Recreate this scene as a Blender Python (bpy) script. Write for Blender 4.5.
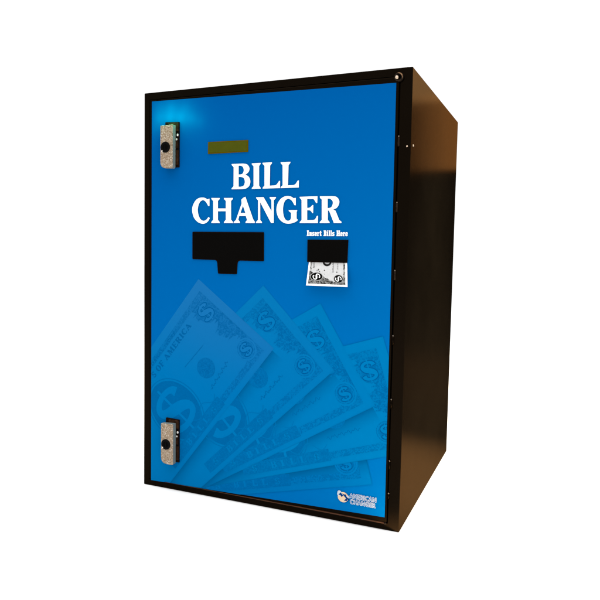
import bpy, bmesh, math, random
from mathutils import Vector, Matrix
from mathutils.geometry import tessellate_polygon

scene = bpy.context.scene
C = scene.collection
for o in list(bpy.data.objects):
    bpy.data.objects.remove(o, do_unlink=True)
random.seed(7)
MM = 0.001

# ------------------------------------------------------------------ camera
cd = bpy.data.cameras.new('camera')
cam = bpy.data.objects.new('camera', cd)
C.objects.link(cam)
right = Vector((0.9076770, 0.4194597, 0.0132664))
down = Vector((0.0429260, -0.0613498, -0.9971928))
fwd = Vector((-0.4174683, 0.9056985, -0.0736915))
M = Matrix.Identity(4)
for i in range(3):
    M[i][0] = right[i]; M[i][1] = -down[i]; M[i][2] = -fwd[i]
M[0][3], M[1][3], M[2][3] = 0.58933061, -0.87050888, 0.37819454
cam.matrix_world = M
cd.sensor_width = 36.0
cd.lens = 667.312637 / 600 * 36
cd.shift_x = (300 - 253.572468) / 600
cd.shift_y = (296.521544 - 300) / 600
cd.clip_start = 0.01
cd.clip_end = 200
scene.camera = cam

# ------------------------------------------------------------------ light: a white studio
w = bpy.data.worlds.new('World'); scene.world = w; w.use_nodes = True
bg = w.node_tree.nodes['Background']
bg.inputs[0].default_value = (1, 1, 1, 1)
bg.inputs[1].default_value = 1.15
scene.view_settings.view_transform = 'Standard'
scene.view_settings.look = 'None'
scene.view_settings.exposure = 0
scene.view_settings.gamma = 1
scene.cycles.sample_clamp_direct = 1.8      # keeps the edges against the bright paper smooth

def area(name, loc, target, sx, sy, power, col=(1, 1, 1)):
    l = bpy.data.lights.new(name, 'AREA'); l.shape = 'RECTANGLE'
    l.size = sx; l.size_y = sy; l.energy = power; l.color = col
    o = bpy.data.objects.new(name, l); C.objects.link(o)
    o.location = loc
    d = Vector(target) - Vector(loc)
    o.rotation_euler = d.to_track_quat('-Z', 'Y').to_euler()
    return o
area('overhead_softbox', (0.2, -0.1, 3.0), (0.2, 0.0, 0), 4.0, 4.0, 140)
# warm softbox behind and to the right: its reflection browns the upper side panel
area('side_softbox', (0.66, 1.5, 1.12), (0.40, 0.2, 0.6), 0.60, 0.46, 30, (1.0, 0.80, 0.50))
area('side_softbox_low', (0.47, 1.5, 0.775), (0.40, 0.2, 0.5), 0.40, 0.25, 10.5, (1.0, 0.60, 0.24))
# spot on the floor beside the cabinet: its bounce browns the lower side panel
sl = bpy.data.lights.new('floor_spot', 'SPOT'); sl.energy = 3600; sl.spot_size = math.radians(19); sl.spot_blend = 0.9
sl.shadow_soft_size = 0.03; sl.color = (1.0, 0.74, 0.42)
so = bpy.data.objects.new('floor_spot', sl); C.objects.link(so)
so.location = (0.66, 0.20, 1.9)
so.rotation_euler = (Vector((0.53, 0.20, 0)) - Vector(so.location)).to_track_quat('-Z', 'Y').to_euler()
# added cyan point lights, no part of the latch: they make the panel's halo
for lx, lz, e in ((0.047, 0.5700, 0.020), (0.029, 0.5710, 0.013), (0.066, 0.5690, 0.018), (0.049, 0.5840, 0.009), (0.083, 0.5665, 0.009), (0.074, 0.5820, 0.005), (0.028, 0.5860, 0.004), (0.098, 0.5610, 0.004), (0.020, 0.5560, 0.003)):
    gl = bpy.data.lights.new('added_halo_light', 'POINT'); gl.energy = e * 1.1; gl.color = (0.03, 0.98, 0.38); gl.shadow_soft_size = 0.0
    go = bpy.data.objects.new('added_halo_light', gl); C.objects.link(go); go.location = (lx, -0.0150, lz)

KE = 1.76      # brightness of the studio on the front panel, paints are chosen for it

# ------------------------------------------------------------------ helpers
def lin(c):
    out = []
    for v in c:
        v /= 255.0
        out.append(v / 12.92 if v <= 0.04045 else ((v + 0.055) / 1.055) ** 2.4)
    return tuple(out)

def ink(r, g, b):
    return tuple(v / KE for v in lin((r, g, b)))

def nodes(name):
    m = bpy.data.materials.new(name); m.use_nodes = True
    nt = m.node_tree
    return m, nt, nt.nodes['Principled BSDF'], nt.nodes['Material Output']

def noise(nt, scale, detail=4, rough=0.6):
    tc = nt.nodes.new('ShaderNodeTexCoord')
    n = nt.nodes.new('ShaderNodeTexNoise'); n.inputs['Scale'].default_value = scale
    n.inputs['Detail'].default_value = detail; n.inputs['Roughness'].default_value = rough
    nt.links.new(tc.outputs['Object'], n.inputs['Vector'])
    return n

def ramp(nt, src, stops):
    r = nt.nodes.new('ShaderNodeValToRGB'); nt.links.new(src, r.inputs[0])
    el = r.color_ramp.elements
    while len(el) < len(stops): el.new(0.5)
    for e, (p, c) in zip(el, stops):
        e.position = p; e.color = (c[0], c[1], c[2], 1)
    return r

def bumpy(nt, b, src, strength, dist=0.0005):
    bm = nt.nodes.new('ShaderNodeBump'); bm.inputs['Strength'].default_value = strength
    bm.inputs['Distance'].default_value = dist
    nt.links.new(src, bm.inputs['Height'])
    nt.links.new(bm.outputs[0], b.inputs['Normal'])

def simple(name, col, rough=0.6, metal=0.0, spec=0.05, var=0.0, scale=60):
    m, nt, b, o = nodes(name)
    b.inputs['Base Color'].default_value = (*col, 1)
    b.inputs['Roughness'].default_value = rough
    b.inputs['Metallic'].default_value = metal
    b.inputs['Specular IOR Level'].default_value = spec
    if var:
        n = noise(nt, scale)
        r = ramp(nt, n.outputs[0], [(0.3, tuple(c * (1 - var) for c in col)), (0.7, tuple(min(1, c * (1 + var)) for c in col))])
        nt.links.new(r.outputs[0], b.inputs['Base Color'])
    return m

# black powder coat with a brown sheen: matt base plus a weak tinted gloss
def powder_coat():
    m, nt, b, out = nodes('black_powder_coat')
    nt.nodes.remove(b)
    d = nt.nodes.new('ShaderNodeBsdfDiffuse'); gls = nt.nodes.new('ShaderNodeBsdfGlossy')
    add = nt.nodes.new('ShaderNodeAddShader')
    n = noise(nt, 9, 5, 0.65)
    r = ramp(nt, n.outputs[0], [(0.3, (0.0005, 0.0005, 0.0004)), (0.72, (0.0011, 0.0010, 0.0008))])
    nt.links.new(r.outputs[0], d.inputs['Color'])
    gls.inputs['Color'].default_value = (*GLOSS, 1)
    n2 = noise(nt, 6, 4, 0.6)
    mr = nt.nodes.new('ShaderNodeMapRange'); mr.inputs[3].default_value = 0.13; mr.inputs[4].default_value = 0.18
    nt.links.new(n2.outputs[0], mr.inputs[0]); nt.links.new(mr.outputs[0], gls.inputs['Roughness'])
    n3 = noise(nt, 900, 2, 0.5)
    bp = nt.nodes.new('ShaderNodeBump'); bp.inputs['Strength'].default_value = 0.12; bp.inputs['Distance'].default_value = 0.0004
    nt.links.new(n3.outputs[0], bp.inputs['Height'])
    nt.links.new(bp.outputs[0], gls.inputs['Normal']); nt.links.new(bp.outputs[0], d.inputs['Normal'])
    nt.links.new(d.outputs[0], add.inputs[0]); nt.links.new(gls.outputs[0], add.inputs[1])
    nt.links.new(add.outputs[0], out.inputs['Surface'])
    return m
GLOSS = (0.0046, 0.0028, 0.0015)

COAT = powder_coat()
FLOOR = simple('white_paper', (0.9, 0.9, 0.9), 0.9, 0, 0.0)
BLACK = simple('black_plastic', ink(14, 13, 12), 0.5, 0, 0.0)
BLACKRIM = simple('black_plastic_rim', ink(24, 14, 8), 0.5, 0, 0.0)
HOLE = simple('lock_black', (0.003, 0.0028, 0.0025), 0.4, 0, 0.02)
OLIVE = simple('olive_display_glass', ink(84, 88, 22), 0.4, 0, 0.0, 0.06, 120)
OLIVERIM = simple('olive_display_rim', ink(102, 84, 4), 0.5, 0, 0.0)
BRONZE = simple('rim_bronze', (0.20, 0.115, 0.06), 0.32, 0.85, 0.3, 0.5, 500)
STEEL = simple('bright_steel', (0.66, 0.60, 0.54), 0.25, 1.0, 0.5, 0.5, 700)
BRASSY = simple('pale_bronze', (0.50, 0.38, 0.28), 0.3, 0.9, 0.4, 0.4, 800)
DULL = simple('dull_steel', (0.13, 0.105, 0.085), 0.35, 1.0, 0.5, 0.6, 900)
EDGE = simple('plate_edge_grey', ink(140, 152, 150), 0.5, 0.1, 0.1, 0.15, 400)  # greyer tone for the latch plate's side faces
RUST = simple('brown_latch_steel', ink(60, 36, 20), 0.5, 0.1, 0.05, 0.6, 260)
DARK = simple('dark_latch_steel', ink(26, 15, 10), 0.5, 0.1, 0.03, 0.5, 260)
DOOR_GLINT = simple('door_edge_highlight', ink(92, 58, 38), 0.45, 0.2, 0.1, 0.45, 70)  # highlight colour for the door's lower edge
WEAR = simple('worn_brown_paint', ink(40, 31, 24), 0.5, 0.1, 0.05, 0.6, 500)

def zinc():
    m, nt, b, o = nodes('spangled_zinc')
    tc = nt.nodes.new('ShaderNodeTexCoord')
    v = nt.nodes.new('ShaderNodeTexVoronoi'); v.inputs['Scale'].default_value = 900
    nt.links.new(tc.outputs['Object'], v.inputs['Vector'])
    sep = nt.nodes.new('ShaderNodeSeparateColor'); nt.links.new(v.outputs['Color'], sep.inputs[0])
    n = noise(nt, 420, 3, 0.7)
    mx = nt.nodes.new('ShaderNodeMath'); mx.operation = 'ADD'
    nt.links.new(sep.outputs[0], mx.inputs[0]); nt.links.new(n.outputs[0], mx.inputs[1])
    mu = nt.nodes.new('ShaderNodeMath'); mu.operation = 'MULTIPLY'; mu.inputs[1].default_value = 0.5
    nt.links.new(mx.outputs[0], mu.inputs[0])
    r = ramp(nt, mu.outputs[0], [(0.15, ink(122, 102, 80)), (0.45, ink(174, 150, 124)), (0.66, ink(194, 174, 150)), (0.84, ink(252, 246, 236))])
    nt.links.new(r.outputs[0], b.inputs['Base Color'])
    b.inputs['Roughness'].default_value = 0.45; b.inputs['Metallic'].default_value = 0.15; b.inputs['Specular IOR Level'].default_value = 0.1
    bumpy(nt, b, mu.outputs[0], 0.35, 0.0006)
    return m
ZINC = zinc()

def print_material(name):
    # inks come from the colour attribute; its alpha marks engraved ornament, broken up by fine guilloche lines
    m, nt, b, o = nodes(name)
    at = nt.nodes.new('ShaderNodeAttribute'); at.attribute_name = 'ink'
    tc = nt.nodes.new('ShaderNodeTexCoord')
    n = nt.nodes.new('ShaderNodeTexNoise'); n.inputs['Scale'].default_value = 230; n.inputs['Detail'].default_value = 3
    n.inputs['Distortion'].default_value = 1.6
    nt.links.new(tc.outputs['Object'], n.inputs['Vector'])
    r = ramp(nt, n.outputs[0], [(0.44, (0, 0, 0)), (0.56, (1, 1, 1))])
    mul = nt.nodes.new('ShaderNodeMath'); mul.operation = 'MULTIPLY'
    nt.links.new(r.outputs[0], mul.inputs[0]); nt.links.new(at.outputs['Alpha'], mul.inputs[1])
    mix = nt.nodes.new('ShaderNodeMix'); mix.data_type = 'RGBA'; mix.blend_type = 'MIX'
    nt.links.new(mul.outputs[0], mix.inputs[0])
    nt.links.new(at.outputs['Color'], mix.inputs[6])
    at2 = nt.nodes.new('ShaderNodeAttribute'); at2.attribute_name = 'ink_second'
    nt.links.new(at2.outputs['Color'], mix.inputs[7])
    nt.links.new(mix.outputs[2], b.inputs['Base Color'])
    b.inputs['Roughness'].default_value = 0.45; b.inputs['Specular IOR Level'].default_value = 0.0
    return m
PRINT = print_material('printed_decal')
NOTE = print_material('printed_banknote')

def link(name, me, parent=None, mats=()):
    o = bpy.data.objects.new(name, me); C.objects.link(o)
    for m in mats: me.materials.append(m)
    if parent is not None: o.parent = parent
    return o

def from_bm(name, bm, mats, parent=None, smooth=False):
    bm.normal_update()
    me = bpy.data.meshes.new(name); bm.to_mesh(me); bm.free()
    if smooth:
        for p in me.polygons: p.use_smooth = True
    return link(name, me, parent, mats)

def add_box(bm, x0, x1, y0, y1, z0, z1, bev=0.0, mat=0, seg=2):
    vs = [bm.verts.new((x, y, z)) for x in (x0, x1) for y in (y0, y1) for z in (z0, z1)]
    f = [bm.faces.new([vs[i] for i in q]) for q in ((0, 1, 3, 2), (4, 6, 7, 5), (0, 4, 5, 1), (2, 3, 7, 6), (0, 2, 6, 4), (1, 5, 7, 3))]
    for q in f: q.material_index = mat
    bmesh.ops.recalc_face_normals(bm, faces=f)
    if bev:
        es = list({e for q in f for e in q.edges})
        r = bmesh.ops.bevel(bm, geom=es, offset=bev, segments=seg, affect='EDGES', profile=0.5)
        for q in r['faces']: q.material_index = mat

def add_plate(bm, pts, y0, y1, bev=0.0, mat=0, side_mat=None, seg=2):
    """outline pts (x, z) as a plate from y0 (front) back to y1"""
    fr = [bm.verts.new((x, y0, z)) for x, z in pts]
    bk = [bm.verts.new((x, y1, z)) for x, z in pts]
    n = len(pts)
    front = bm.faces.new(fr); front.material_index = mat
    back = bm.faces.new(list(reversed(bk))); back.material_index = mat
    sides = []
    for i in range(n):
        j = (i + 1) % n
        s = bm.faces.new((fr[j], fr[i], bk[i], bk[j])); s.material_index = mat if side_mat is None else side_mat
        sides.append(s)
    bmesh.ops.recalc_face_normals(bm, faces=[front, back] + sides)
    if bev:
        bmesh.ops.bevel(bm, geom=list(front.edges), offset=bev, segments=seg, affect='EDGES', profile=0.5)

def add_disc(bm, cx, cz, r, y0, y1, mat=0, n=32, bev=0.0):
    add_plate(bm, [(cx + r * math.cos(2 * math.pi * i / n), cz + r * math.sin(2 * math.pi * i / n)) for i in range(n)], y0, y1, bev, mat)

def add_dome(bm, c, r, sy=0.6, mat=0):
    res = bmesh.ops.create_uvsphere(bm, u_segments=16, v_segments=10, radius=r)
    for v in res['verts']:
        v.co = Vector((v.co.x + c[0], v.co.y * sy + c[1], v.co.z + c[2]))
    for f in {f for v in res['verts'] for f in v.link_faces}: f.material_index = mat; f.smooth = True

def rounded(pts, rads, n=5):
    out = []
    k = len(pts)
    for i, p in enumerate(pts):
        r = rads[i] if isinstance(rads, (list, tuple)) else rads
        if r <= 0: out.append(p); continue
        P = Vector(p); A = (Vector(pts[i - 1]) - P).normalized(); B = (Vector(pts[(i + 1) % k]) - P).normalized()
        a, b = P + A * r, P + B * r
        for j in range(n + 1):
            t = j / n
            q = a * (1 - t) ** 2 + P * 2 * t * (1 - t) + b * t * t
            out.append((q.x, q.y))
    return out

def tag(o, label=None, cat=None, kind=None):
    if label: o['label'] = label
    if cat: o['category'] = cat
    if kind: o['kind'] = kind

# ------------------------------------------------------------------ polygon tools for the printed work (mm, x right / z up)
def area2(p): return sum(p[i - 1][0] * p[i][1] - p[i][0] * p[i - 1][1] for i in range(len(p))) / 2
def ccw(p): return list(p) if area2(p) > 0 else list(reversed(p))
def cut(poly, a, b):
    """keep the part left of a->b, and return (kept, rest)"""
    def side(q): return (b[0] - a[0]) * (q[1] - a[1]) - (b[1] - a[1]) * (q[0] - a[0])
    ins, outs = [], []
    n = len(poly)
    for i in range(n):
        p, q = poly[i], poly[(i + 1) % n]
        sp, sq = side(p), side(q)
        if sp >= 0: ins.append(p)
        if sp <= 0: outs.append(p)
        if (sp > 0 and sq < 0) or (sp < 0 and sq > 0):
            t = sp / (sp - sq); m = (p[0] + (q[0] - p[0]) * t, p[1] + (q[1] - p[1]) * t)
            ins.append(m); outs.append(m)
    ok = lambda r: len(r) > 2 and abs(area2(r)) > 1e-4
    return (ins if ok(ins) else None), (outs if ok(outs) else None)
def clip(poly, conv):
    for i in range(len(conv)):
        poly, _ = cut(poly, conv[i], conv[(i + 1) % len(conv)])
        if not poly: return None
    return poly
def minus(polys, conv):
    out = []
    for poly in polys:
        cur = poly
        for i in range(len(conv)):
            cur, rest = cut(cur, conv[i], conv[(i + 1) % len(conv)])
            if rest: out.append(rest)
            if not cur: break
    return out
def tris(loops):
    v = [[Vector((p[0], p[1], 0)) for p in L] for L in loops]
    flat = [p for L in loops for p in L]
    return [ccw([flat[i] for i in t]) for t in tessellate_polygon(v)]
def smooth_loop(L, n=5):
    """points flagged 1 are smooth (Catmull-Rom), 0 are corners"""
    out = []
    k = len(L)
    for i in range(k):
        p1, p2 = L[i], L[(i + 1) % k]
        if not p1[2] and not p2[2]:
            out.append(p1[:2]); continue
        p0 = L[i - 1] if p1[2] else p1
        p3 = L[(i + 2) % k] if p2[2] else p2
        for j in range(n):
            t = j / n
            out.append(tuple(0.5 * (2 * p1[a] + (p2[a] - p0[a]) * t + (2 * p0[a] - 5 * p1[a] + 4 * p2[a] - p3[a]) * t * t
                                    + (3 * p1[a] - p0[a] - 3 * p2[a] + p3[a]) * t ** 3) for a in (0, 1)))
    return out
def ellipse(cx, cy, rx, ry, n=36, a0=0, a1=2 * math.pi):
    return [(cx + rx * math.cos(a0 + (a1 - a0) * i / n), cy + ry * math.sin(a0 + (a1 - a0) * i / n)) for i in range(n)]
def stroke(pts, wid):
    """ribbon round a centre line; wid is one number or one per point"""
    L, R = [], []
    n = len(pts)
    for i, p in enumerate(pts):
        a, b = Vector(pts[max(0, i - 1)]), Vector(pts[min(n - 1, i + 1)])
        d = (b - a).normalized(); nn = Vector((-d.y, d.x))
        h = (wid if not isinstance(wid, (list, tuple)) else wid[i]) / 2
        L.append(tuple(Vector(p) + nn * h)); R.append(tuple(Vector(p) - nn * h))
    return L, R
def ribbon_quads(pts, wid):
    L, R = stroke(pts, wid)
    return [[L[i], R[i], R[i + 1], L[i + 1]] for i in range(len(pts) - 1)]

class Sheet:
    """collects flat inked polygons; each layer lies a hair in front of the one below"""
    def __init__(s, y, step=0.00004): s.y, s.step, s.items = y, step, []
    def add(s, poly, layer, col, second=None, orn=0.0):
        s.items.append((ccw(poly), layer, col, second, orn))
    def build(s, name, mat, parent=None, place=None):
        verts, faces, cols = [], [], []
        for poly, layer, col, second, orn in s.items:
            b = len(verts)
            for p in poly:
                y = s.y - layer * s.step
                verts.append(place(p[0], p[1], layer) if place else (p[0] * MM, y, p[1] * MM))
                c = col(p[0], p[1]) if callable(col) else col
                d = c if second is None else (second(p[0], p[1]) if callable(second) else second)
                cols.append((c, d, orn))
            faces.append(tuple(range(b, b + len(poly))))
        me = bpy.data.meshes.new(name); me.from_pydata(verts, [], faces)
        a = me.color_attributes.new('ink', 'FLOAT_COLOR', 'CORNER'); a2 = me.color_attributes.new('ink_second', 'FLOAT_COLOR', 'CORNER')
        for lp in me.loops:
            c, d, orn = cols[lp.vertex_index]
            a.data[lp.index].color = (*c, orn); a2.data[lp.index].color = (*d, 1)
        return link(name, me, parent, [mat])

def text_polys(s, size, bold=0.0, spacing=1.0):
    """triangles of a line of built-in lettering, origin at the left of its baseline, cap height = size"""
    cu = bpy.data.curves.new('lettering', 'FONT'); cu.body = s; cu.offset = bold; cu.resolution_u = 3; cu.space_character = spacing
    ob = bpy.data.objects.new('lettering', cu); C.objects.link(ob)
    bpy.context.view_layer.update()
    me = bpy.data.meshes.new_from_object(ob.evaluated_get(bpy.context.evaluated_depsgraph_get()))
    k = size / 0.69
    out = [[(me.vertices[i].co.x * k, me.vertices[i].co.y * k) for i in p.vertices] for p in me.polygons]
    bpy.data.objects.remove(ob); bpy.data.curves.remove(cu); bpy.data.meshes.remove(me)
    xs = [p[0] for q in out for p in q]
    x0, x1 = min(xs), max(xs)
    return [[(p[0] - x0, p[1]) for p in q] for q in out], x1 - x0

def dollar_polys(cx, cy, h, xs=1.12, weight=1.0):
    """a dollar sign of total bar height h, centred, y up: (bar quads, S quads)"""
    k = h / 2
    pts = [(0.42, 0.40), (0.34, 0.60), (0.10, 0.70), (-0.18, 0.67), (-0.40, 0.50), (-0.42, 0.28), (-0.24, 0.10), (0.0, 0.0),
           (0.26, -0.12), (0.43, -0.30), (0.42, -0.52), (0.20, -0.68), (-0.10, -0.71), (-0.36, -0.60), (-0.46, -0.38)]
    fl = [(x, y, 1) for x, y in pts]
    dense = []
    n = len(fl)
    for i in range(n - 1):
        p0, p1, p2, p3 = fl[max(0, i - 1)], fl[i], fl[i + 1], fl[min(n - 1, i + 2)]
        for j in range(3):
            t = j / 3
            dense.append(tuple(0.5 * (2 * p1[a] + (p2[a] - p0[a]) * t + (2 * p0[a] - 5 * p1[a] + 4 * p2[a] - p3[a]) * t * t
                                      + (3 * p1[a] - p0[a] - 3 * p2[a] + p3[a]) * t ** 3) for a in (0, 1)))
    dense.append(pts[-1])
    m = len(dense)
    wd = []
    for i in range(m):
        t = i / (m - 1)
        wd.append(0.17 + 0.19 * math.exp(-((t - 0.5) / 0.17) ** 2) + 0.14 * (math.exp(-(t / 0.07) ** 2) + math.exp(-((1 - t) / 0.07) ** 2)))
    wd = [v * weight for v in wd]
    dense = [(x * xs, y) for x, y in dense]
    tr = lambda q: (cx + q[0] * k, cy + q[1] * k)
    S = [[tr(q) for q in quad] for quad in ribbon_quads(dense, wd)]
    bar = [[tr(q) for q in ((-0.045, -1), (0.045, -1), (0.045, 1), (-0.045, 1))]]
    return bar, S
GLYPHS = {
'B' : [[[152.1, 497.0, 0], [169.6, 496.9, 0], [176.5, 495.5, 1], [180.2, 490.5, 1], [179.0, 484.9, 1], [173.8, 481.1, 0], [179.1, 478.3, 1], [181.9, 472.1, 1], [180.3, 465.3, 1], [174.7, 461.5, 1], [168.0, 460.9, 0], [152.3, 461.1, 0], [152.5, 462.5, 0], [155.5, 465.3, 0], [155.3, 492.5, 0], [152.1, 495.7, 0]], [[163.1, 494.2, 0], [166.2, 494.3, 1], [170.0, 492.1, 1], [171.5, 487.5, 1], [169.9, 483.1, 1], [166.8, 481.8, 1], [163.3, 481.8, 0]], [[163.3, 478.3, 0], [166.8, 478.3, 1], [171.5, 476.5, 1], [173.4, 471.4, 1], [171.8, 466.1, 1], [167.4, 464.3, 1], [163.5, 464.4, 0]]] ,
'I' : [[[184.0, 496.7, 0], [197.5, 496.8, 0], [197.5, 495.4, 0], [195.3, 492.7, 0], [195.7, 465.2, 0], [198.0, 462.3, 0], [198.1, 460.7, 0], [184.6, 460.7, 0], [184.5, 462.1, 0], [187.2, 464.7, 0], [186.8, 492.5, 0], [184.1, 495.3, 0]]] ,
'L1' : [[[200.7, 496.8, 0], [214.9, 496.9, 0], [214.9, 495.5, 0], [212.2, 492.5, 0], [212.2, 464.6, 0], [219.8, 464.8, 0], [222.8, 466.1, 1], [226.3, 470.8, 0], [227.7, 470.8, 0], [227.7, 461.0, 0], [201.3, 460.9, 0], [201.5, 462.3, 0], [204.2, 464.9, 0], [203.8, 492.5, 0], [200.7, 495.4, 0]]] ,
'L2' : [[[228.3, 496.5, 0], [242.6, 496.5, 0], [242.6, 495.1, 0], [240.0, 491.9, 0], [239.7, 464.3, 0], [247.3, 464.4, 0], [250.7, 465.7, 1], [254.3, 470.6, 0], [255.7, 470.6, 0], [255.6, 461.0, 0], [228.7, 461.0, 0], [228.9, 462.4, 0], [231.8, 464.7, 0], [231.3, 492.0, 0], [228.4, 495.1, 0]]] ,
'C' : [[[116.1, 448.3, 0], [116.2, 437.7, 0], [114.2, 437.7, 0], [112.2, 441.1, 1], [109.0, 444.8, 1], [104.9, 446.4, 1], [100.1, 443.6, 1], [97.2, 436.9, 1], [96.7, 430.1, 1], [98.7, 422.7, 1], [102.1, 417.8, 1], [106.8, 416.0, 1], [111.3, 417.7, 1], [114.8, 421.6, 0], [117.0, 420.0, 0], [114.4, 415.8, 1], [110.5, 412.9, 1], [104.6, 411.8, 1], [96.7, 414.4, 1], [90.4, 420.8, 1], [87.3, 430.2, 1], [88.1, 438.0, 1], [92.3, 445.3, 1], [97.5, 449.1, 1], [103.2, 450.1, 1], [108.2, 449.6, 1], [112.9, 447.2, 0]]] ,
'H' : [[[119.4, 449.2, 0], [133.1, 448.9, 0], [133.1, 447.6, 0], [130.1, 444.7, 0], [130.2, 433.9, 0], [143.3, 433.7, 0], [143.2, 444.5, 0], [140.2, 447.4, 0], [140.2, 448.8, 0], [154.6, 448.6, 0], [154.6, 447.3, 0], [151.6, 444.5, 0], [152.0, 417.4, 0], [155.0, 414.3, 0], [155.0, 412.6, 0], [140.6, 412.7, 0], [140.6, 414.2, 0], [143.5, 417.4, 0], [143.4, 429.8, 0], [130.3, 429.9, 0], [130.4, 417.4, 0], [133.3, 414.2, 0], [133.3, 412.7, 0], [119.7, 412.7, 0], [119.7, 414.3, 0], [122.7, 417.4, 0], [122.4, 444.8, 0], [119.4, 447.8, 0]]] ,
'A' : [[[174.5, 449.9, 0], [187.1, 418.0, 0], [189.7, 414.5, 0], [189.5, 412.5, 0], [175.3, 412.6, 0], [175.3, 414.1, 0], [177.7, 416.9, 0], [175.6, 422.6, 0], [165.0, 422.7, 0], [163.6, 417.3, 0], [166.2, 414.3, 0], [166.2, 412.6, 0], [156.3, 412.6, 0], [156.3, 414.1, 0], [159.9, 417.0, 0], [168.8, 440.7, 0], [168.0, 445.5, 0], [170.6, 448.1, 1]], [[170.8, 437.4, 0], [166.9, 427.0, 0], [174.9, 426.9, 0]]] ,
'N' : [[[191.6, 448.9, 0], [203.0, 448.8, 0], [215.6, 428.7, 0], [215.2, 444.2, 0], [212.5, 447.3, 0], [212.4, 448.7, 0], [221.8, 448.6, 0], [221.8, 447.3, 0], [218.8, 444.2, 0], [219.2, 412.6, 0], [215.1, 412.5, 0], [197.7, 442.2, 0], [198.2, 416.8, 0], [200.9, 414.0, 0], [200.9, 412.5, 0], [191.8, 412.5, 0], [191.8, 414.0, 0], [194.9, 416.8, 0], [194.5, 444.6, 0], [191.6, 447.5, 0]]] ,
'G' : [[[251.5, 446.9, 0], [251.7, 436.8, 0], [249.8, 437.1, 0], [247.8, 440.5, 1], [244.8, 444.2, 1], [240.2, 445.8, 1], [235.8, 443.4, 1], [233.3, 437.0, 1], [232.8, 429.6, 1], [234.1, 422.2, 1], [236.8, 417.3, 1], [240.3, 415.5, 1], [243.5, 416.4, 1], [245.1, 418.9, 0], [245.1, 426.3, 0], [241.6, 429.0, 0], [241.5, 430.3, 0], [253.9, 430.2, 0], [253.9, 428.8, 0], [253.2, 427.8, 0], [253.4, 418.4, 0], [255.0, 417.0, 0], [254.2, 415.4, 1], [249.3, 412.9, 1], [241.9, 411.6, 1], [234.3, 412.9, 1], [227.2, 418.5, 1], [223.6, 426.5, 1], [223.1, 433.4, 1], [225.3, 440.8, 1], [230.2, 446.7, 1], [235.7, 449.3, 1], [240.2, 449.7, 1], [244.7, 448.7, 1], [248.4, 446.5, 0]]] ,
'E' : [[[257.5, 448.2, 0], [283.2, 448.5, 0], [283.0, 439.4, 0], [281.5, 439.4, 0], [278.2, 444.3, 1], [275.6, 445.0, 0], [268.3, 445.1, 0], [268.6, 432.9, 0], [272.0, 433.1, 1], [274.1, 434.6, 1], [276.2, 436.6, 0], [277.4, 436.6, 0], [277.4, 425.9, 0], [276.3, 425.9, 0], [274.1, 428.7, 1], [272.0, 429.7, 1], [268.6, 429.8, 0], [268.9, 416.3, 0], [277.6, 416.4, 0], [280.5, 417.5, 1], [283.1, 422.0, 0], [284.5, 422.0, 0], [284.5, 412.2, 0], [258.2, 412.3, 0], [258.2, 413.8, 0], [260.9, 416.5, 0], [260.3, 443.9, 0], [257.5, 446.9, 0]]] ,
'R' : [[[286.8, 448.4, 0], [304.1, 448.3, 0], [310.4, 447.0, 1], [314.1, 442.1, 1], [313.6, 436.6, 1], [310.5, 432.3, 1], [305.9, 430.6, 0], [309.3, 428.6, 0], [314.7, 416.4, 0], [318.1, 413.7, 0], [317.7, 412.1, 0], [307.4, 412.2, 0], [300.3, 428.7, 0], [298.4, 429.4, 0], [298.7, 416.3, 0], [301.2, 413.6, 0], [301.2, 412.2, 0], [287.3, 412.2, 0], [287.3, 413.7, 0], [290.1, 416.4, 0], [289.5, 443.9, 0], [286.9, 446.3, 0]], [[297.8, 445.0, 0], [301.4, 444.7, 1], [304.7, 442.0, 1], [305.3, 438.2, 1], [303.7, 434.0, 1], [301.0, 432.5, 1], [298.1, 432.3, 0]]] ,
}

# ------------------------------------------------------------------ the setting: a white paper floor
bm = bmesh.new()
bmesh.ops.create_circle(bm, cap_ends=True, radius=12, segments=96)
floor = from_bm('floor', bm, [FLOOR])
tag(floor, kind='structure')

# ------------------------------------------------------------------ the machine
W, D, H = 0.4068, 0.4033, 0.610
machine = bpy.data.objects.new('bill_changer', None); C.objects.link(machine)
machine.location = (0, 0, 0); machine.empty_display_size = 0.1
tag(machine, 'black steel bill changer cabinet with a bright blue front door and two zinc latches', 'bill changer')

# shell: five walls, a front rim and the well the door sits in
DX0, DX1, DZ0, DZ1 = 0.0100, 0.3915, 0.0095, 0.5995
bm = bmesh.new()
def ring(x0, x1, z0, z1, y): return [bm.verts.new(p) for p in ((x0, y, z0), (x1, y, z0), (x1, y, z1), (x0, y, z1))]
R0 = ring(0, W, 0, H, 0); R1 = ring(DX0, DX1, DZ0, DZ1, 0); R2 = ring(DX0, DX1, DZ0, DZ1, 0.03); RB = ring(0, W, 0, H, D)
for i in range(4):
    j = (i + 1) % 4
    bm.faces.new((R0[i], R0[j], R1[j], R1[i]))
    bm.faces.new((R1[i], R1[j], R2[j], R2[i]))
    bm.faces.new((R0[j], R0[i], RB[i], RB[j]))
bm.faces.new(R2); bm.faces.new(list(reversed(RB)))
bmesh.ops.recalc_face_normals(bm, faces=bm.faces)
es = [e for e in bm.edges if sum(1 for v in e.verts if v in R0 or v in RB) == 2]
bmesh.ops.bevel(bm, geom=es, offset=0.0012, segments=3, affect='EDGES', profile=0.5)
from_bm('cabinet_shell', bm, [COAT], machine)

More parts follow.
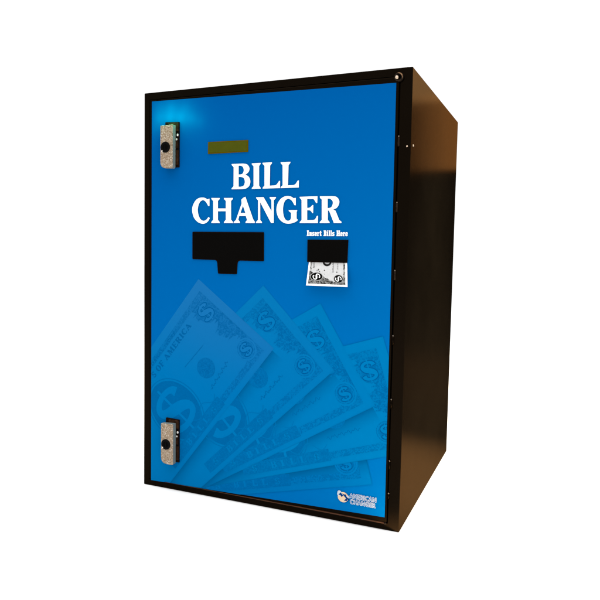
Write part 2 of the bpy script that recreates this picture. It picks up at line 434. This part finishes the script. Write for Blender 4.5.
# door slab
bm = bmesh.new()
add_box(bm, 0.0112, 0.3899, -0.0015, 0.028, 0.0110, 0.5983, 0.0007)
from_bm('door', bm, [COAT], machine)
bm = bmesh.new()  # bright tapered strip standing in for light caught on the door's lower edge
add_plate(bm, [(x_ * MM, z_ * MM) for x_, z_ in ((40, 10.75), (387, 9.7), (387, 11.2), (260, 11.2), (150, 11.05))], -0.0032, -0.0012, 0.0002)
from_bm('door_edge_glint', bm, [DOOR_GLINT], machine)

# ------------------------------------------------------------------ printed front decal
QUAD = [(15.1, 9.5), (387.4, 18.2), (386.4, 590.9), (15.1, 596.1)]
def quad_at(s, t):
    a = [QUAD[0][k] + (QUAD[1][k] - QUAD[0][k]) * s for k in (0, 1)]
    b = [QUAD[3][k] + (QUAD[2][k] - QUAD[3][k]) * s for k in (0, 1)]
    return (a[0] + (b[0] - a[0]) * t, a[1] + (b[1] - a[1]) * t)
def blend(a, b, t): return tuple(x + (y - x) * t for x, y in zip(a, b))
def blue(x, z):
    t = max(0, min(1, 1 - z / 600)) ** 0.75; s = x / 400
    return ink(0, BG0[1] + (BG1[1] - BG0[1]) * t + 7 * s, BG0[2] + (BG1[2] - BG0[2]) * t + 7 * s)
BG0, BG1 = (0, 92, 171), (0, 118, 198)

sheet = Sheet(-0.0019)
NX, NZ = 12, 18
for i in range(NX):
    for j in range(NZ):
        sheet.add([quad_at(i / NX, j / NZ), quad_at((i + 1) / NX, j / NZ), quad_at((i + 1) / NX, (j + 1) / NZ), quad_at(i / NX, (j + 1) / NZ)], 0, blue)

# the fan of printed bills
S_ = 156.0; L_ = 372.0
def frame(tr, ang):
    e = Vector((math.cos(math.radians(ang)), math.sin(math.radians(ang))))
    s = Vector((-e.y, e.x))                    # from the top long edge to the bottom long edge
    return Vector(tr), e, s
B5 = frame((0, 0), -166.4)
tr5 = Vector((369.0, 60.8)) - B5[2] * S_
BILLS = [frame((98.2, 329.8), -127.5), frame((204.1, 323.9), -136.1), frame((290.4, 302.3), -149.0), frame((378.4, 262.9), -162.3), (tr5, B5[1], B5[2])]
FACE = [((32, 121, 190), (0, 124, 194)), ((8, 125, 192), (0, 126, 195)), ((0, 127, 195), (0, 129, 198)), ((0, 129, 197), (0, 131, 199)), ((0, 127, 198), (0, 125, 197))]
DARKER = (0, 96, 162)
def build_bill(k):
    O, e, s = BILLS[k]
    P = lambda u, v: (O.x + e.x * u + s.x * v, O.y + e.y * u + s.y * v)
    above = [ccw([(b[0].x + b[1].x * u + b[2].x * v, b[0].y + b[1].y * u + b[2].y * v) for u, v in ((0, 0), (L_, 0), (L_, S_), (0, S_))]) for b in BILLS[:k]]
    base = k * 5
    c0, c1 = FACE[k]
    def face(x, z):
        d = (Vector((x, z)) - O); t = max(0, min(1, (d.dot(e) + 0.5 * d.dot(s)) / 170))
        return blend(ink(*c0), ink(*c1), t)
    def dark(f):
        return lambda x, z: blend(face(x, z), ink(*DARKER), f)
    def put(loops, layer, col, second=None, orn=0.0, raw=False):
        T = [ccw([P(*q) for q in L]) for L in loops] if raw else tris([[P(*q) for q in L] for L in loops])
        for t in T:
            c = clip(t, QUAD)
            if not c: continue
            for piece in minus([c], above[0]) if len(above) == 1 else _minus_all([c], above):
                sheet.add(piece, base + layer, col, second, orn)
    def _minus_all(pl, convs):
        for cv in convs: pl = minus(pl, cv)
        return pl
    # paper, split so that its tint can drift
    for i in range(12):
        for j in range(4):
            put([[(L_ * i / 12, S_ * j / 4), (L_ * (i + 1) / 12, S_ * j / 4), (L_ * (i + 1) / 12, S_ * (j + 1) / 4), (L_ * i / 12, S_ * (j + 1) / 4)]], 1, face, raw=True)
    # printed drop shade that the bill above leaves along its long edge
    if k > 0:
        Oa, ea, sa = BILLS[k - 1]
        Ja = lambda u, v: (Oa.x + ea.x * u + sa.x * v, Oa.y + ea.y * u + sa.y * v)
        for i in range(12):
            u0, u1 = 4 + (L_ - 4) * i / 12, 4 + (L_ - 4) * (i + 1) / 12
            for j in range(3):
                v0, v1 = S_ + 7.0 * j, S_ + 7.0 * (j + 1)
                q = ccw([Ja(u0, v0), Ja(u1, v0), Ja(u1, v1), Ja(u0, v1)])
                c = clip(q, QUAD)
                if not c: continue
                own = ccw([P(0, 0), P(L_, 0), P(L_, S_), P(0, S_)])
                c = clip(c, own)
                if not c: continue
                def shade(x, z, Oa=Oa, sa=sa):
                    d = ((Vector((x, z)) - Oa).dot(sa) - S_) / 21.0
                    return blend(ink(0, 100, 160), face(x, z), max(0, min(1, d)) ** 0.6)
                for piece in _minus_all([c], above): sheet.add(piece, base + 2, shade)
    # engraved border: top band, bottom band, leafy end panel
    put([[(13, 12.5), (300, 12.5), (300, 21), (13, 21)]], 3, dark(0.55), face, 0.75)
    put([[(13, 137), (118, 137), (118, 146.5), (13, 146.5)]], 3, dark(0.55), face, 0.8)
    inner = []
    for i in range(61):
        v = 21.5 + (136.5 - 21.5) * i / 60
        u = 33 + 9 * math.cos((v - 79) / 57 * math.pi * 2 + math.pi) * -1 + 5 * math.sin(v * 0.55) * math.sin(v * 0.21)
        if v < 62: u += 14 * math.exp(-((v - 38) / 14) ** 2)
        u += 3.5 * math.sin(v * 1.35)
        inner.append((max(20, u), v))
    put([[(13, 21.5)] + inner + [(13, 136.5)]], 3, dark(0.7), face, 0.7)
    # value roundels with a dollar sign
    for (u, v, rx, ry, h) in ((31, 40, 15, 17.5, 32), (30.5, 124, 14.5, 14.5, 23)):
        if v > 100:
            put([ellipse(u, v, rx + 2.2, ry + 2.2)], 3.3, face)
        put([ellipse(u, v, rx, ry)], 3.5, dark(0.6), dark(0.15), 0.9)
        if v > 100:
            rr = ellipse(u, v, rx * 0.86, ry * 0.86, 40); rr.append(rr[0])
            put(ribbon_quads(rr, 0.9), 3.6, face, raw=True)
        put([ellipse(u, v, rx * 0.72, ry * 0.76)], 3.7, dark(0.62), dark(0.35), 0.7)
        bar, Sg = dollar_polys(0, 0, h, 1.15, 1.3)
        for sx, sy in ((1.1, 0.8), (-1.1, -0.8), (1.0, -0.9), (-1.0, 0.9)):
            put([[(u - x + sx, v - y + sy) for x, y in q] for q in Sg], 3.75 + 0.02 * sx + 0.01 * sy, dark(1.1), raw=True)
        put([[(u - x, v - y) for x, y in q] for q in bar], 3.9, face, raw=True)
        put([[(u - x, v - y) for x, y in q] for q in Sg], 4.2, face, raw=True)
    # seal, plate lines and signature
    put([ellipse(97, 92, 15.5, 15.5)], 3, dark(0.6), dark(0.3), 0.8)
    put([ellipse(97, 92, 9.5, 9.5)], 3.3, dark(0.35), dark(0.75), 0.9)
    put([[(73, 66.5), (121, 63.5), (121, 64.7), (73, 67.7)]], 3, dark(0.7), face, 0.3)
    sig = [(116 - 1.0 * i, 118 + 3.2 * math.sin(i * 0.9 + k) * math.sin(i * 0.31) - 0.10 * i) for i in range(52)]
    put(ribbon_quads(sig, 0.9), 3, dark(0.7), raw=True)
    # large dollar in an oval
    put([ellipse(184, 93, 40, 50, 48)], 3, dark(0.58), dark(0.76), 0.6)
    for du, w_ in ((0, 1.4),):
        ring_ = ellipse(184, 93, 43.5, 53.5, 48); ring_.append(ring_[0])
        put(ribbon_quads(ring_, w_), 3, dark(0.45), raw=True)
    bar, Sg = dollar_polys(0, 0, 82, 1.3, 1.22)
    put([[(184 - x, 92 - y) for x, y in q] for q in bar], 3.6, face, raw=True)
    put([[(184 - x, 92 - y) for x, y in q] for q in Sg], 3.9, face, raw=True)
    # heading along the top, banner along the bottom
    tp, wd = serif_line('S OF AMERICA', 9.0)
    kx = 108.0 / wd
    put([[(171 - x * kx, 34.5 - y) for x, y in q] for q in tp], 3, dark(0.8), raw=True)
    tp, wd = text_polys('FEDERAL NOTE', 4.2, 0.0, 1.3)
    kx = 80.0 / wd
    put([[(170 - x * kx, 20.0 - y) for x, y in q] for q in tp], 3.3, dark(1.0), raw=True)
    put([[(118, 132), (258, 132), (258, 149), (118, 149)]], 3.3, dark(0.56), dark(0.28), 0.8)
    for ch, u, h in (('$', 138, 9), ('L', 160, 9), ('L', 176, 9), ('I', 191, 9), ('B', 207, 9), ('$', 238, 9)):
        if ch == '$':
            bar, Sg = dollar_polys(0, 0, 12)
            put([[(u - x, 140.5 - y) for x, y in q] for q in bar + Sg], 4.2, face, raw=True)
        else:
            tp, wd = serif_line(ch, h)
            kx = 9.0 / wd if ch != 'I' else 5.0 / wd
            put([[(u + 3.5 - x * kx, 145 - y) for x, y in q] for q in tp], 4.2, face, raw=True)
    # scroll lines between banner and oval
    sc = [(118 + 2.5 * i, 126 + 6 * math.sin(i * 0.42)) for i in range(24)]
    put(ribbon_quads(sc, 1.2), 3.45, dark(0.35), raw=True)
def unit(name):
    L = GLYPHS[name]; xs = [p[0] for p in L[0]]; zs = [p[1] for p in L[0]]
    x0, x1, z0, z1 = min(xs), max(xs), min(zs), max(zs)
    return [[((x - x0) / (z1 - z0), (z - z0) / (z1 - z0)) for x, z in smooth_loop(l, 3)] for l in L], (x1 - x0) / (z1 - z0)
HAND = {
 'M': ([[(0, 0), (.26, 0), (.26, .05), (.19, .11), (.19, .70), (.42, 0), (.50, 0), (.75, .72), (.75, .11), (.68, .05), (.68, 0), (1.06, 0), (1.06, .05), (.98, .11), (.98, .89), (1.06, .95), (1.06, 1), (.76, 1), (.54, .34), (.32, 1), (0, 1), (0, .95), (.09, .89), (.09, .11), (0, .05)]], 1.06),
 'O': ([ellipse(.40, .5, .40, .52, 20), ellipse(.40, .5, .17, .42, 20)], .80),
 'F': ([[(0, 0), (.38, 0), (.38, .05), (.30, .11), (.30, .45), (.42, .45), (.50, .36), (.54, .36), (.54, .64), (.50, .64), (.42, .55), (.30, .55), (.30, .90), (.50, .90), (.62, .74), (.67, .74), (.68, 1), (0, 1), (0, .95), (.08, .89), (.08, .11), (0, .05)]], .68),
 'S': ([[(.04, .02), (.10, .08), (.26, -.02), (.46, .04), (.58, .24), (.52, .44), (.24, .66), (.20, .80), (.30, .91), (.42, .84), (.50, .68), (.54, .68), (.54, .99), (.50, .99), (.44, .94), (.28, 1.02), (.08, .94), (0, .74), (.08, .54), (.34, .34), (.38, .20), (.28, .08), (.16, .14), (.06, .34), (.02, .34)]], .58)}
def serif_line(word, size, gap=0.10):
    out, cur = [], 0.0
    for ch in word:
        if ch == ' ': cur += 0.38; continue
        loops, wd = HAND[ch] if ch in HAND else unit({'L': 'L2'}.get(ch, ch))
        for t in tris(loops): out.append([((cur + x) * size, z * size) for x, z in t])
        cur += wd + gap
    return out, (cur - gap) * size
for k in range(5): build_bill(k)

# lettering: BILL / CHANGER
WHITE = (0.88, 0.88, 0.87)
TOP = 27
for name, loops in GLYPHS.items():
    for t in tris([smooth_loop(L) for L in loops]): sheet.add(t, TOP, WHITE)

# instruction line, a heavy slab letter (cap height 10 units)
def slab(ch):
    I = [(0, 0), (4.6, 0), (4.6, 1.6), (3.7, 1.6), (3.7, 8.4), (4.6, 8.4), (4.6, 10), (0, 10), (0, 8.4), (0.9, 8.4), (0.9, 1.6), (0, 1.6)]
    if ch == 'I': return [[I]], 4.6
    if ch == 'n': return [[[(0, 0), (3.2, 0), (3.2, 1.2), (2.8, 1.2), (2.8, 5.2), (3.5, 5.2), (3.5, 0), (6.3, 0), (6.3, 1.2), (5.9, 1.2), (5.9, 5.8), (5.0, 7.0), (3.8, 7.0), (2.8, 6.2), (2.8, 7), (0, 7), (0, 5.8), (0.5, 5.8), (0.5, 1.2), (0, 1.2)]]], 6.3
    if ch == 's': return [[[(0, 0), (3.4, 0), (4.6, 0.9), (4.6, 3.2), (2.2, 4.9), (2.2, 5.8), (3.0, 5.8), (3.0, 4.9), (4.4, 4.9), (4.4, 7), (1.2, 7), (0, 6.1), (0, 4.0), (2.4, 2.3), (2.4, 1.2), (1.5, 1.2), (1.5, 2.3), (0, 2.3)]]], 4.6
    if ch == 'e': return [[[(1.2, 0), (3.8, 0), (4.9, 1.0), (4.9, 2.4), (3.2, 2.4), (3.2, 1.2), (2.3, 1.2), (2.3, 3.0), (4.9, 3.0), (4.9, 6.0), (3.8, 7), (1.2, 7), (0, 6), (0, 1)], [(2.3, 4.0), (2.3, 5.9), (3.0, 5.9), (3.0, 4.0)]]], 4.9
    if ch == 'r': return [[[(0, 0), (3.5, 0), (3.5, 1.2), (2.8, 1.2), (2.8, 5.0), (3.4, 5.4), (3.4, 4.4), (4.9, 4.4), (4.9, 7), (3.8, 7), (2.8, 6.2), (2.8, 7), (0, 7), (0, 5.8), (0.5, 5.8), (0.5, 1.2), (0, 1.2)]]], 4.9
    if ch == 't': return [[[(1.6, 0), (3.6, 0), (4.3, 0.8), (4.3, 2.2), (3.2, 2.2), (3.2, 5.8), (4.2, 5.8), (4.2, 7), (3.2, 7), (3.2, 9.2), (0.9, 9.2), (0.9, 7), (0, 7), (0, 5.8), (0.9, 5.8), (0.9, 0.8)]]], 4.3
    if ch == 'B': return [[[(0, 0), (4.8, 0), (6.2, 1.2), (6.2, 4.2), (5.2, 5.2), (6.1, 6.2), (6.1, 8.8), (4.8, 10), (0, 10), (0, 8.4), (0.9, 8.4), (0.9, 1.6), (0, 1.6)], [(3.3, 1.6), (3.3, 4.4), (3.9, 4.4), (3.9, 1.6)], [(3.3, 5.8), (3.3, 8.4), (3.9, 8.4), (3.9, 5.8)]]], 6.2
    if ch == 'i': return [[[(0, 0), (3.4, 0), (3.4, 1.2), (2.9, 1.2), (2.9, 7), (0, 7), (0, 5.8), (0.6, 5.8), (0.6, 1.2), (0, 1.2)]], [[(0.5, 8), (2.9, 8), (2.9, 10), (0.5, 10)]]], 3.4
    if ch == 'l': return [[[(0, 0), (3.4, 0), (3.4, 1.2), (2.9, 1.2), (2.9, 10), (0, 10), (0, 8.8), (0.6, 8.8), (0.6, 1.2), (0, 1.2)]]], 3.4
    if ch == 'H': return [[[(0, 0), (3.6, 0), (3.6, 1.5), (3.2, 1.5), (3.2, 4.3), (4.4, 4.3), (4.4, 1.5), (4.0, 1.5), (4.0, 0), (7.6, 0), (7.6, 1.5), (6.9, 1.5), (6.9, 8.5), (7.6, 8.5), (7.6, 10), (4.0, 10), (4.0, 8.5), (4.4, 8.5), (4.4, 5.7), (3.2, 5.7), (3.2, 8.5), (3.6, 8.5), (3.6, 10), (0, 10), (0, 8.5), (0.7, 8.5), (0.7, 1.5), (0, 1.5)]]], 7.6
    return [], 3.2
line = 'Insert Bills Here'
tot = sum(slab(c)[1] + 0.75 for c in line) - 0.75
kx, kz, cur = (327.0 - 268.9) / tot, 0.74, 0.0
for ch in line:
    shapes, wd = slab(ch)
    for loops in shapes:
        for t in tris(loops): sheet.add([(268.9 + (cur + x) * kx, 394.7 + z * kz) for x, z in t], TOP, WHITE)
    cur += wd + 0.75

# maker's emblem and two-line name, bottom right
NAVY = ink(10, 62, 130); PEACH = ink(250, 222, 188)
for t in tris([ellipse(329.3, 36.4, 7.6, 7.2, 40)]): sheet.add(t, TOP, PEACH)
for poly, col, ly in (([(322.5, 44.5), (326.5, 43.2), (332.0, 36.6), (336.8, 33.0), (337.6, 34.6), (333.4, 39.6), (334.2, 40.8), (331.2, 40.6), (327.2, 41.8)], NAVY, 1),
                      ([(321.2, 43.2), (323.0, 45.2), (325.6, 44.6), (329.4, 39.6), (327.4, 37.4), (324.6, 38.0), (322.0, 37.4), (320.6, 39.2)], ink(214, 226, 238), 2),
                      ([(322.6, 38.6), (325.4, 42.6), (329.6, 38.8), (327.2, 36.2), (325.2, 38.8)], NAVY, 3),
                      ([(330.6, 31.6), (333.0, 34.8), (336.4, 36.6), (334.8, 33.2), (337.2, 31.4), (333.6, 31.8)], NAVY, 2),
                      ([(334.0, 38.4), (339.0, 40.4), (337.0, 38.2), (339.0, 36.8), (335.4, 37.0)], ink(214, 226, 238), 2)):
    for t in tris([poly]): sheet.add(t, TOP + ly, col)
for word, x0, z0, x1, z1, h in (('AMERICAN', 338.6, 37.0, 375.2, 37.4, 6.2), ('CHANGER', 339.6, 29.2, 374.6, 29.6, 5.9)):
    tp, wd = text_polys(word, h, 0.0, 1.14)
    span = x1 - x0
    put_ = lambda dx, dz, ly, col: [sheet.add([(x0 + dx + x / wd * span, z0 + dz + y) for x, y in q], TOP + ly, col) for q in tp]
    for n_ in range(8):
        put_(0.62 * math.cos(n_ * math.pi / 4), 0.62 * math.sin(n_ * math.pi / 4), 0.1 * n_, ink(226, 234, 242))
    put_(0, 0, 1.2, ink(40, 112, 184))
decal = sheet.build('front_decal', PRINT, machine)

# ------------------------------------------------------------------ display, windows
def mm(pts): return [(x * MM, z * MM) for x, z in pts]
bm = bmesh.new()
add_plate(bm, mm([(113.0, 513.1), (177.7, 513.2), (177.5, 529.8), (113.0, 530.3)]), -0.0033, -0.0017, 0.0003, 0)
disp = from_bm('display_frame', bm, [OLIVERIM], machine)
bm = bmesh.new()
add_plate(bm, mm([(114.8, 514.6), (176.0, 514.7), (175.8, 528.4), (114.8, 528.8)]), -0.0036, -0.0031, 0.0001, 0)
from_bm('display_screen', bm, [OLIVE], disp)

tee = [(88.0, 359.2), (129.6, 358.6), (131.4, 338.7), (162.0, 338.7), (163.2, 358.6), (204.6, 358.5), (204.1, 399.7), (87.8, 399.9)]
bm = bmesh.new()
add_plate(bm, mm(rounded(tee, [1.4, 4.5, 1.8, 1.8, 4.5, 1.4, 1.4, 1.4])), -0.0034, -0.0017, 0.0004, 0)
win = from_bm('dispenser_bezel', bm, [BLACKRIM], machine)
cx, cz = 146.0, 374.0
tee2 = [(89.5, 360.7), (131.0, 360.1), (133.0, 340.2), (160.4, 340.2), (161.8, 360.1), (203.1, 360.0), (202.6, 398.2), (89.3, 398.4)]
bm = bmesh.new()
add_plate(bm, mm(rounded(tee2, [1.2, 4.0, 1.5, 1.5, 4.0, 1.2, 1.2, 1.2])), -0.0037, -0.0030, 0.0001, 0)
from_bm('dispenser_window', bm, [BLACK], win)

bm = bmesh.new()
add_plate(bm, mm([(270.4, 358.9), (327.3, 358.7), (327.9, 389.5), (270.2, 389.5)]), -0.0042, -0.0017, 0.0004, 0)
slot = from_bm('bill_slot', bm, [BLACKRIM], machine)
bm = bmesh.new()
add_plate(bm, mm([(271.3, 359.8), (326.4, 359.7), (327.0, 388.6), (271.2, 388.6)]), -0.0045, -0.0040, 0.0001, 0)
from_bm('slot_cover', bm, [BLACK], slot)

# ------------------------------------------------------------------ latches
def latch(dx, dz, label):
    """coordinates are those of the upper latch, in mm"""
    r = random.Random(3)
    mv = lambda pts: [((x + dx) * MM, (z + dz) * MM) for x, z in pts]
    bm = bmesh.new()
    hx0, hx1, hz0, hz1 = 40.2, 64.6, 495.6, 563.4
    add_plate(bm, mv(rounded([(hx0, hz0), (hx1, hz0), (hx1, hz1 - 1.0), (hx0, hz1)], 1.2)), -0.0040, -0.0017, 0.0004, 0)
    body = from_bm('latch', bm, [DARK], machine)
    bm = bmesh.new()
    X = lambda v: (v + dx) * MM
    Z = lambda v: (v + dz) * MM
    add_box(bm, X(46), X(63.6), -0.0052, -0.0038, Z(549), Z(561.6), 0.0004)
    add_box(bm, X(59.5), X(63.6), -0.0049, -0.0038, Z(499.5), Z(521.0), 0.0004)
    add_box(bm, X(59.0), X(62.2), -0.0050, -0.0038, Z(524.0), Z(534.0), 0.0003)
    from_bm('latch_bracket', bm, [RUST], body)
    bm = bmesh.new()
    add_dome(bm, (X(62.3), -0.0052, Z(543.0)), 0.0021)
    add_dome(bm, (X(60.8), -0.0052, Z(536.6)), 0.0017)
    from_bm('screw', bm, [STEEL], body)
    bm = bmesh.new()
    out = rounded([(38.0, 494.0), (59.6, 493.6), (59.6, 557.2), (38.0, 556.6)], [10.0, 2.6, 0.9, 0.9], 7)
    add_plate(bm, mv(out), -0.0140, -0.0060, 0.0006, 0, 1)
    add_box(bm, X(43), X(55), -0.0062, -0.0036, Z(512), Z(540), 0, 1)
    plate = from_bm('latch_plate', bm, [ZINC, EDGE], body)
    bm = bmesh.new()
    add_disc(bm, X(47.0), Z(524.6), 0.0081, -0.0150, -0.0138, 0, 36, 0.0004)
    add_disc(bm, X(47.0), Z(524.6), 0.0048, -0.0154, -0.0149, 1, 30, 0.0002)
    add_plate(bm, [(X(46.5), Z(520.5)), (X(47.5), Z(520.5)), (X(47.5), Z(528.7)), (X(46.5), Z(528.7))], -0.0156, -0.0153, 0, 0)
    add_dome(bm, (X(41.6), -0.0150, Z(519.2)), 0.0012, 0.5, 2)  # this dome and the next imitate a glint beside the lock
    add_dome(bm, (X(39.6), -0.0142, Z(522.6)), 0.0007, 0.5, 2)
    from_bm('lock_cylinder', bm, [HOLE, BLACK, STEEL], body)
    return body
latch(0, 0, None)
latch(2.8, -449.7, None)

# ------------------------------------------------------------------ hinge line on the right and small hardware
bm = bmesh.new()
hr = 0.0017
def tube(bm, x, y, z0, z1, r, n=14, mat=0):
    a = [bm.verts.new((x + r * math.cos(2 * math.pi * i / n), y + r * math.sin(2 * math.pi * i / n), z0)) for i in range(n)]
    b = [bm.verts.new((x + r * math.cos(2 * math.pi * i / n), y + r * math.sin(2 * math.pi * i / n), z1)) for i in range(n)]
    fs = [bm.faces.new((a[i], a[(i + 1) % n], b[(i + 1) % n], b[i])) for i in range(n)]
    for f in fs: f.smooth = True
    fs += [bm.faces.new(list(reversed(a))), bm.faces.new(b)]
    for f in fs: f.material_index = mat
bm.free()
for i, z in enumerate((517.1, 432.5, 344.2, 258.5, 173.5, 90.5, 48.0)):
    bm = bmesh.new()
    h = 13.0 if i < 6 else 9.0
    tube(bm, 0.3914, -0.0006, (z - h / 2) * MM, (z + h / 2 - 1.5) * MM, 0.0014)
    kn = from_bm('hinge_knuckle', bm, [WEAR if i < 3 else COAT], machine)
    bm = bmesh.new()
    add_dome(bm, (0.3916, -0.0014, (z + h / 2 - 0.6) * MM), 0.0011, 1.0)
    from_bm('hinge_pin', bm, [DULL], kn)

# top corner pivot: a ring boss with a bright pin
bm = bmesh.new()
n = 36
ro, ri = 0.0056, 0.0036
cx, cz = 0.3899, 0.5976
outer = [(cx + ro * math.cos(2 * math.pi * i / n), cz + ro * math.sin(2 * math.pi * i / n)) for i in range(n)]
inner = [(cx + ri * math.cos(2 * math.pi * i / n), cz + ri * math.sin(2 * math.pi * i / n)) for i in range(n)]
V = {}
for nm, pts, y in (('of', outer, -0.0045), ('if', inner, -0.0045), ('ob', outer, -0.0005), ('ib', inner, -0.0005)):
    V[nm] = [bm.verts.new((x, y, z)) for x, z in pts]
for i in range(n):
    j = (i + 1) % n
    bm.faces.new((V['of'][i], V['of'][j], V['if'][j], V['if'][i]))
    bm.faces.new((V['of'][j], V['of'][i], V['ob'][i], V['ob'][j]))
    bm.faces.new((V['if'][i], V['if'][j], V['ib'][j], V['ib'][i]))
bmesh.ops.recalc_face_normals(bm, faces=bm.faces)
piv = from_bm('pivot_ring', bm, [WEAR], machine)
bm = bmesh.new()
arc = [math.radians(118 - 150 * i / 24) for i in range(25)]  # bronze crescent on the ring's upper right
o_ = [bm.verts.new((cx + 0.0054 * math.cos(a), -0.0049, cz + 0.0054 * math.sin(a))) for a in arc]
i_ = [bm.verts.new((cx + (0.0054 - 0.0016 * math.sin(math.pi * i / 24)) * math.cos(a), -0.0049, cz + (0.0054 - 0.0016 * math.sin(math.pi * i / 24)) * math.sin(a))) for i, a in enumerate(arc)]
for i in range(24):
    vs = [o_[i], o_[i + 1], i_[i + 1], i_[i]]
    bm.faces.new(vs)
ge = bmesh.ops.extrude_face_region(bm, geom=list(bm.faces))
for v in [g for g in ge['geom'] if isinstance(g, bmesh.types.BMVert)]: v.co.y = -0.0043
bmesh.ops.remove_doubles(bm, verts=bm.verts, dist=1e-6)
bmesh.ops.recalc_face_normals(bm, faces=bm.faces)
from_bm('bronze_arc', bm, [BRONZE], piv)
bm = bmesh.new()
add_dome(bm, (cx - 0.0024, -0.0040, cz - 0.0004), 0.0025, 0.8)
from_bm('pivot_pin', bm, [BRASSY], piv)

# screw through the corner post: a head on the front rim and its rivet on the side
bm = bmesh.new(); add_dome(bm, (0.4022, -0.0002, 0.5101), 0.0012, 0.6)
from_bm('screw', bm, [BRASSY], machine)
bm = bmesh.new(); add_dome(bm, (W + 0.0001, 0.016, 0.5128), 0.0014, 3.0)
for v in bm.verts: v.co.x = W + (v.co.x - W) * 0.4
from_bm('rivet', bm, [DULL], machine)
bm = bmesh.new(); add_dome(bm, (0.3885, -0.0022, 0.0098), 0.0016, 0.6)
from_bm('screw', bm, [WEAR], machine)

# ------------------------------------------------------------------ the bank note held in the slot
note = Sheet(0.0)
NW, NH = 58.0, 36.0            # local mm: x from its left edge, z down from the slot's lower lip
def nplace(x, z, layer):
    # z is negative downwards; the note leaves the slot and tips slightly outwards
    t = max(-0.1, min(1, -z / 33.0))
    xl = 272.6 + (272.4 - 272.6) * t; xr = 327.0 + (331.2 - 327.0) * t
    X = xl + (xr - xl) * x / NW
    Y = -0.0024 - 0.0095 * max(0, t)
    return (X * MM, Y - layer * 0.00006, (359.4 + z * (32.4 / 33.0)) * MM)
def nput(loops, layer, col, second=None, orn=0.0, raw=False):
    T = loops if raw else tris(loops)
    box = [(0, -33), (NW, -33), (NW, 0.5), (0, 0.5)]
    for t in T:
        # slice in rows so that the print follows the note's curl
        for r in range(7):
            row = clip(ccw(t), [(0, -33 + r * 33.5 / 7), (NW, -33 + r * 33.5 / 7), (NW, -33 + (r + 1) * 33.5 / 7), (0, -33 + (r + 1) * 33.5 / 7)])
            if row: note.add(row, layer, col, second, orn)
PAPER = (0.84, 0.84, 0.83); SOFT = ink(232, 232, 232); INKB = ink(16, 15, 14); GREY = ink(96, 94, 90)
nput([[(0, -33), (NW, -33), (NW, 0.5), (0, 0.5)]], 0, PAPER)
nput([[(2.6, -30.4), (55.2, -30.4), (55.2, 0.5), (2.6, 0.5)]], 1, ink(238, 238, 238), ink(222, 222, 222), 0.5)
# engraved bands and the leafy lower panel
nput([[(2.6, -16), (5.4, -16), (5.4, 0.5), (2.6, 0.5)]], 2, GREY, SOFT, 0.75)
nput([[(52.0, -24), (55.2, -24), (55.2, 0.5), (52.0, 0.5)]], 2, GREY, SOFT, 0.7)
arch = [(2.6, -30.4), (55.2, -30.4), (55.2, -22)]
for i in range(25):
    x = 54 - (54 - 2.6) * i / 24
    z = -22 - 4.6 * math.sin(min(1, max(0, (54 - x) / 26)) * math.pi) if x > 28 else -22 + (28 - x) * 0.36
    arch.append((x, min(-13.5, z + 0.8 * math.sin(x * 1.9))))
nput([arch], 2, ink(52, 50, 48), ink(178, 178, 176), 0.8)
# roundels
for (u, v, rx, ry, h, tilt) in ((13.8, -20.3, 8.6, 5.3, 12.0, 62), (45.4, -22.6, 6.2, 5.2, 10.0, 62)):
    nput([ellipse(u, v, rx + 0.7, ry + 0.7)], 3, ink(205, 204, 202))
    nput([ellipse(u, v, rx, ry)], 4, INKB)
    bar, Sg = dollar_polys(0, 0, h)
    a = math.radians(-tilt); ca, sa = math.cos(a), math.sin(a)
    rot = lambda q: (u + (q[0] * ca - q[1] * sa) * 1.12, v + (q[0] * sa + q[1] * ca) * 0.95)
    nput([[rot(q) for q in quad] for quad in Sg], 5, PAPER, raw=True)
# seal ring entering the slot
rg = [(28.0 + 5.4 * math.cos(a), 0.6 + 5.0 * math.sin(a)) for a in [math.pi + math.pi * i / 24 for i in range(25)]]
nput(ribbon_quads(rg, 2.8), 3, ink(26, 25, 24), ink(90, 90, 88), 0.3, raw=True)
nput([ellipse(28.0, 0.2, 3.6, 3.2)], 3.5, ink(226, 226, 226), ink(150, 150, 150), 0.5)
# columns of small type, running up the note
def vtext(sx, x, z, size, col, length):
    tp, wd = text_polys(sx, size, 0.01, 1.1)
    k = length / wd
    nput([[(x - y, z + xx * k) for xx, y in q] for q in tp], 3, col, raw=True)
vtext('NOTE', 9.8, -8.2, 2.6, ink(60, 58, 56), 8.6)
vtext('DOLLAR', 38.4, -14.0, 2.2, ink(86, 84, 82), 14.2)
vtext('LEGAL', 44.8, -10.5, 1.6, ink(120, 118, 116), 10.0)
for (x, z, r) in ((24.8, -11.6, 1.1), (43.0, -13.6, 1.1), (15.8, -10.8, 1.3), (17.6, -13.4, 0.9), (13.8, -12.2, 0.8), (25.2, -16.8, 0.5)):
    nput([[(x + r, z), (x, z + r), (x - r, z), (x, z - r)]], 3, ink(92, 90, 88))
bn = note.build('banknote', NOTE, None, nplace)
tag(bn, 'black and white dollar bill half inserted in the black slot on the blue door', 'banknote')

bpy.context.view_layer.update()
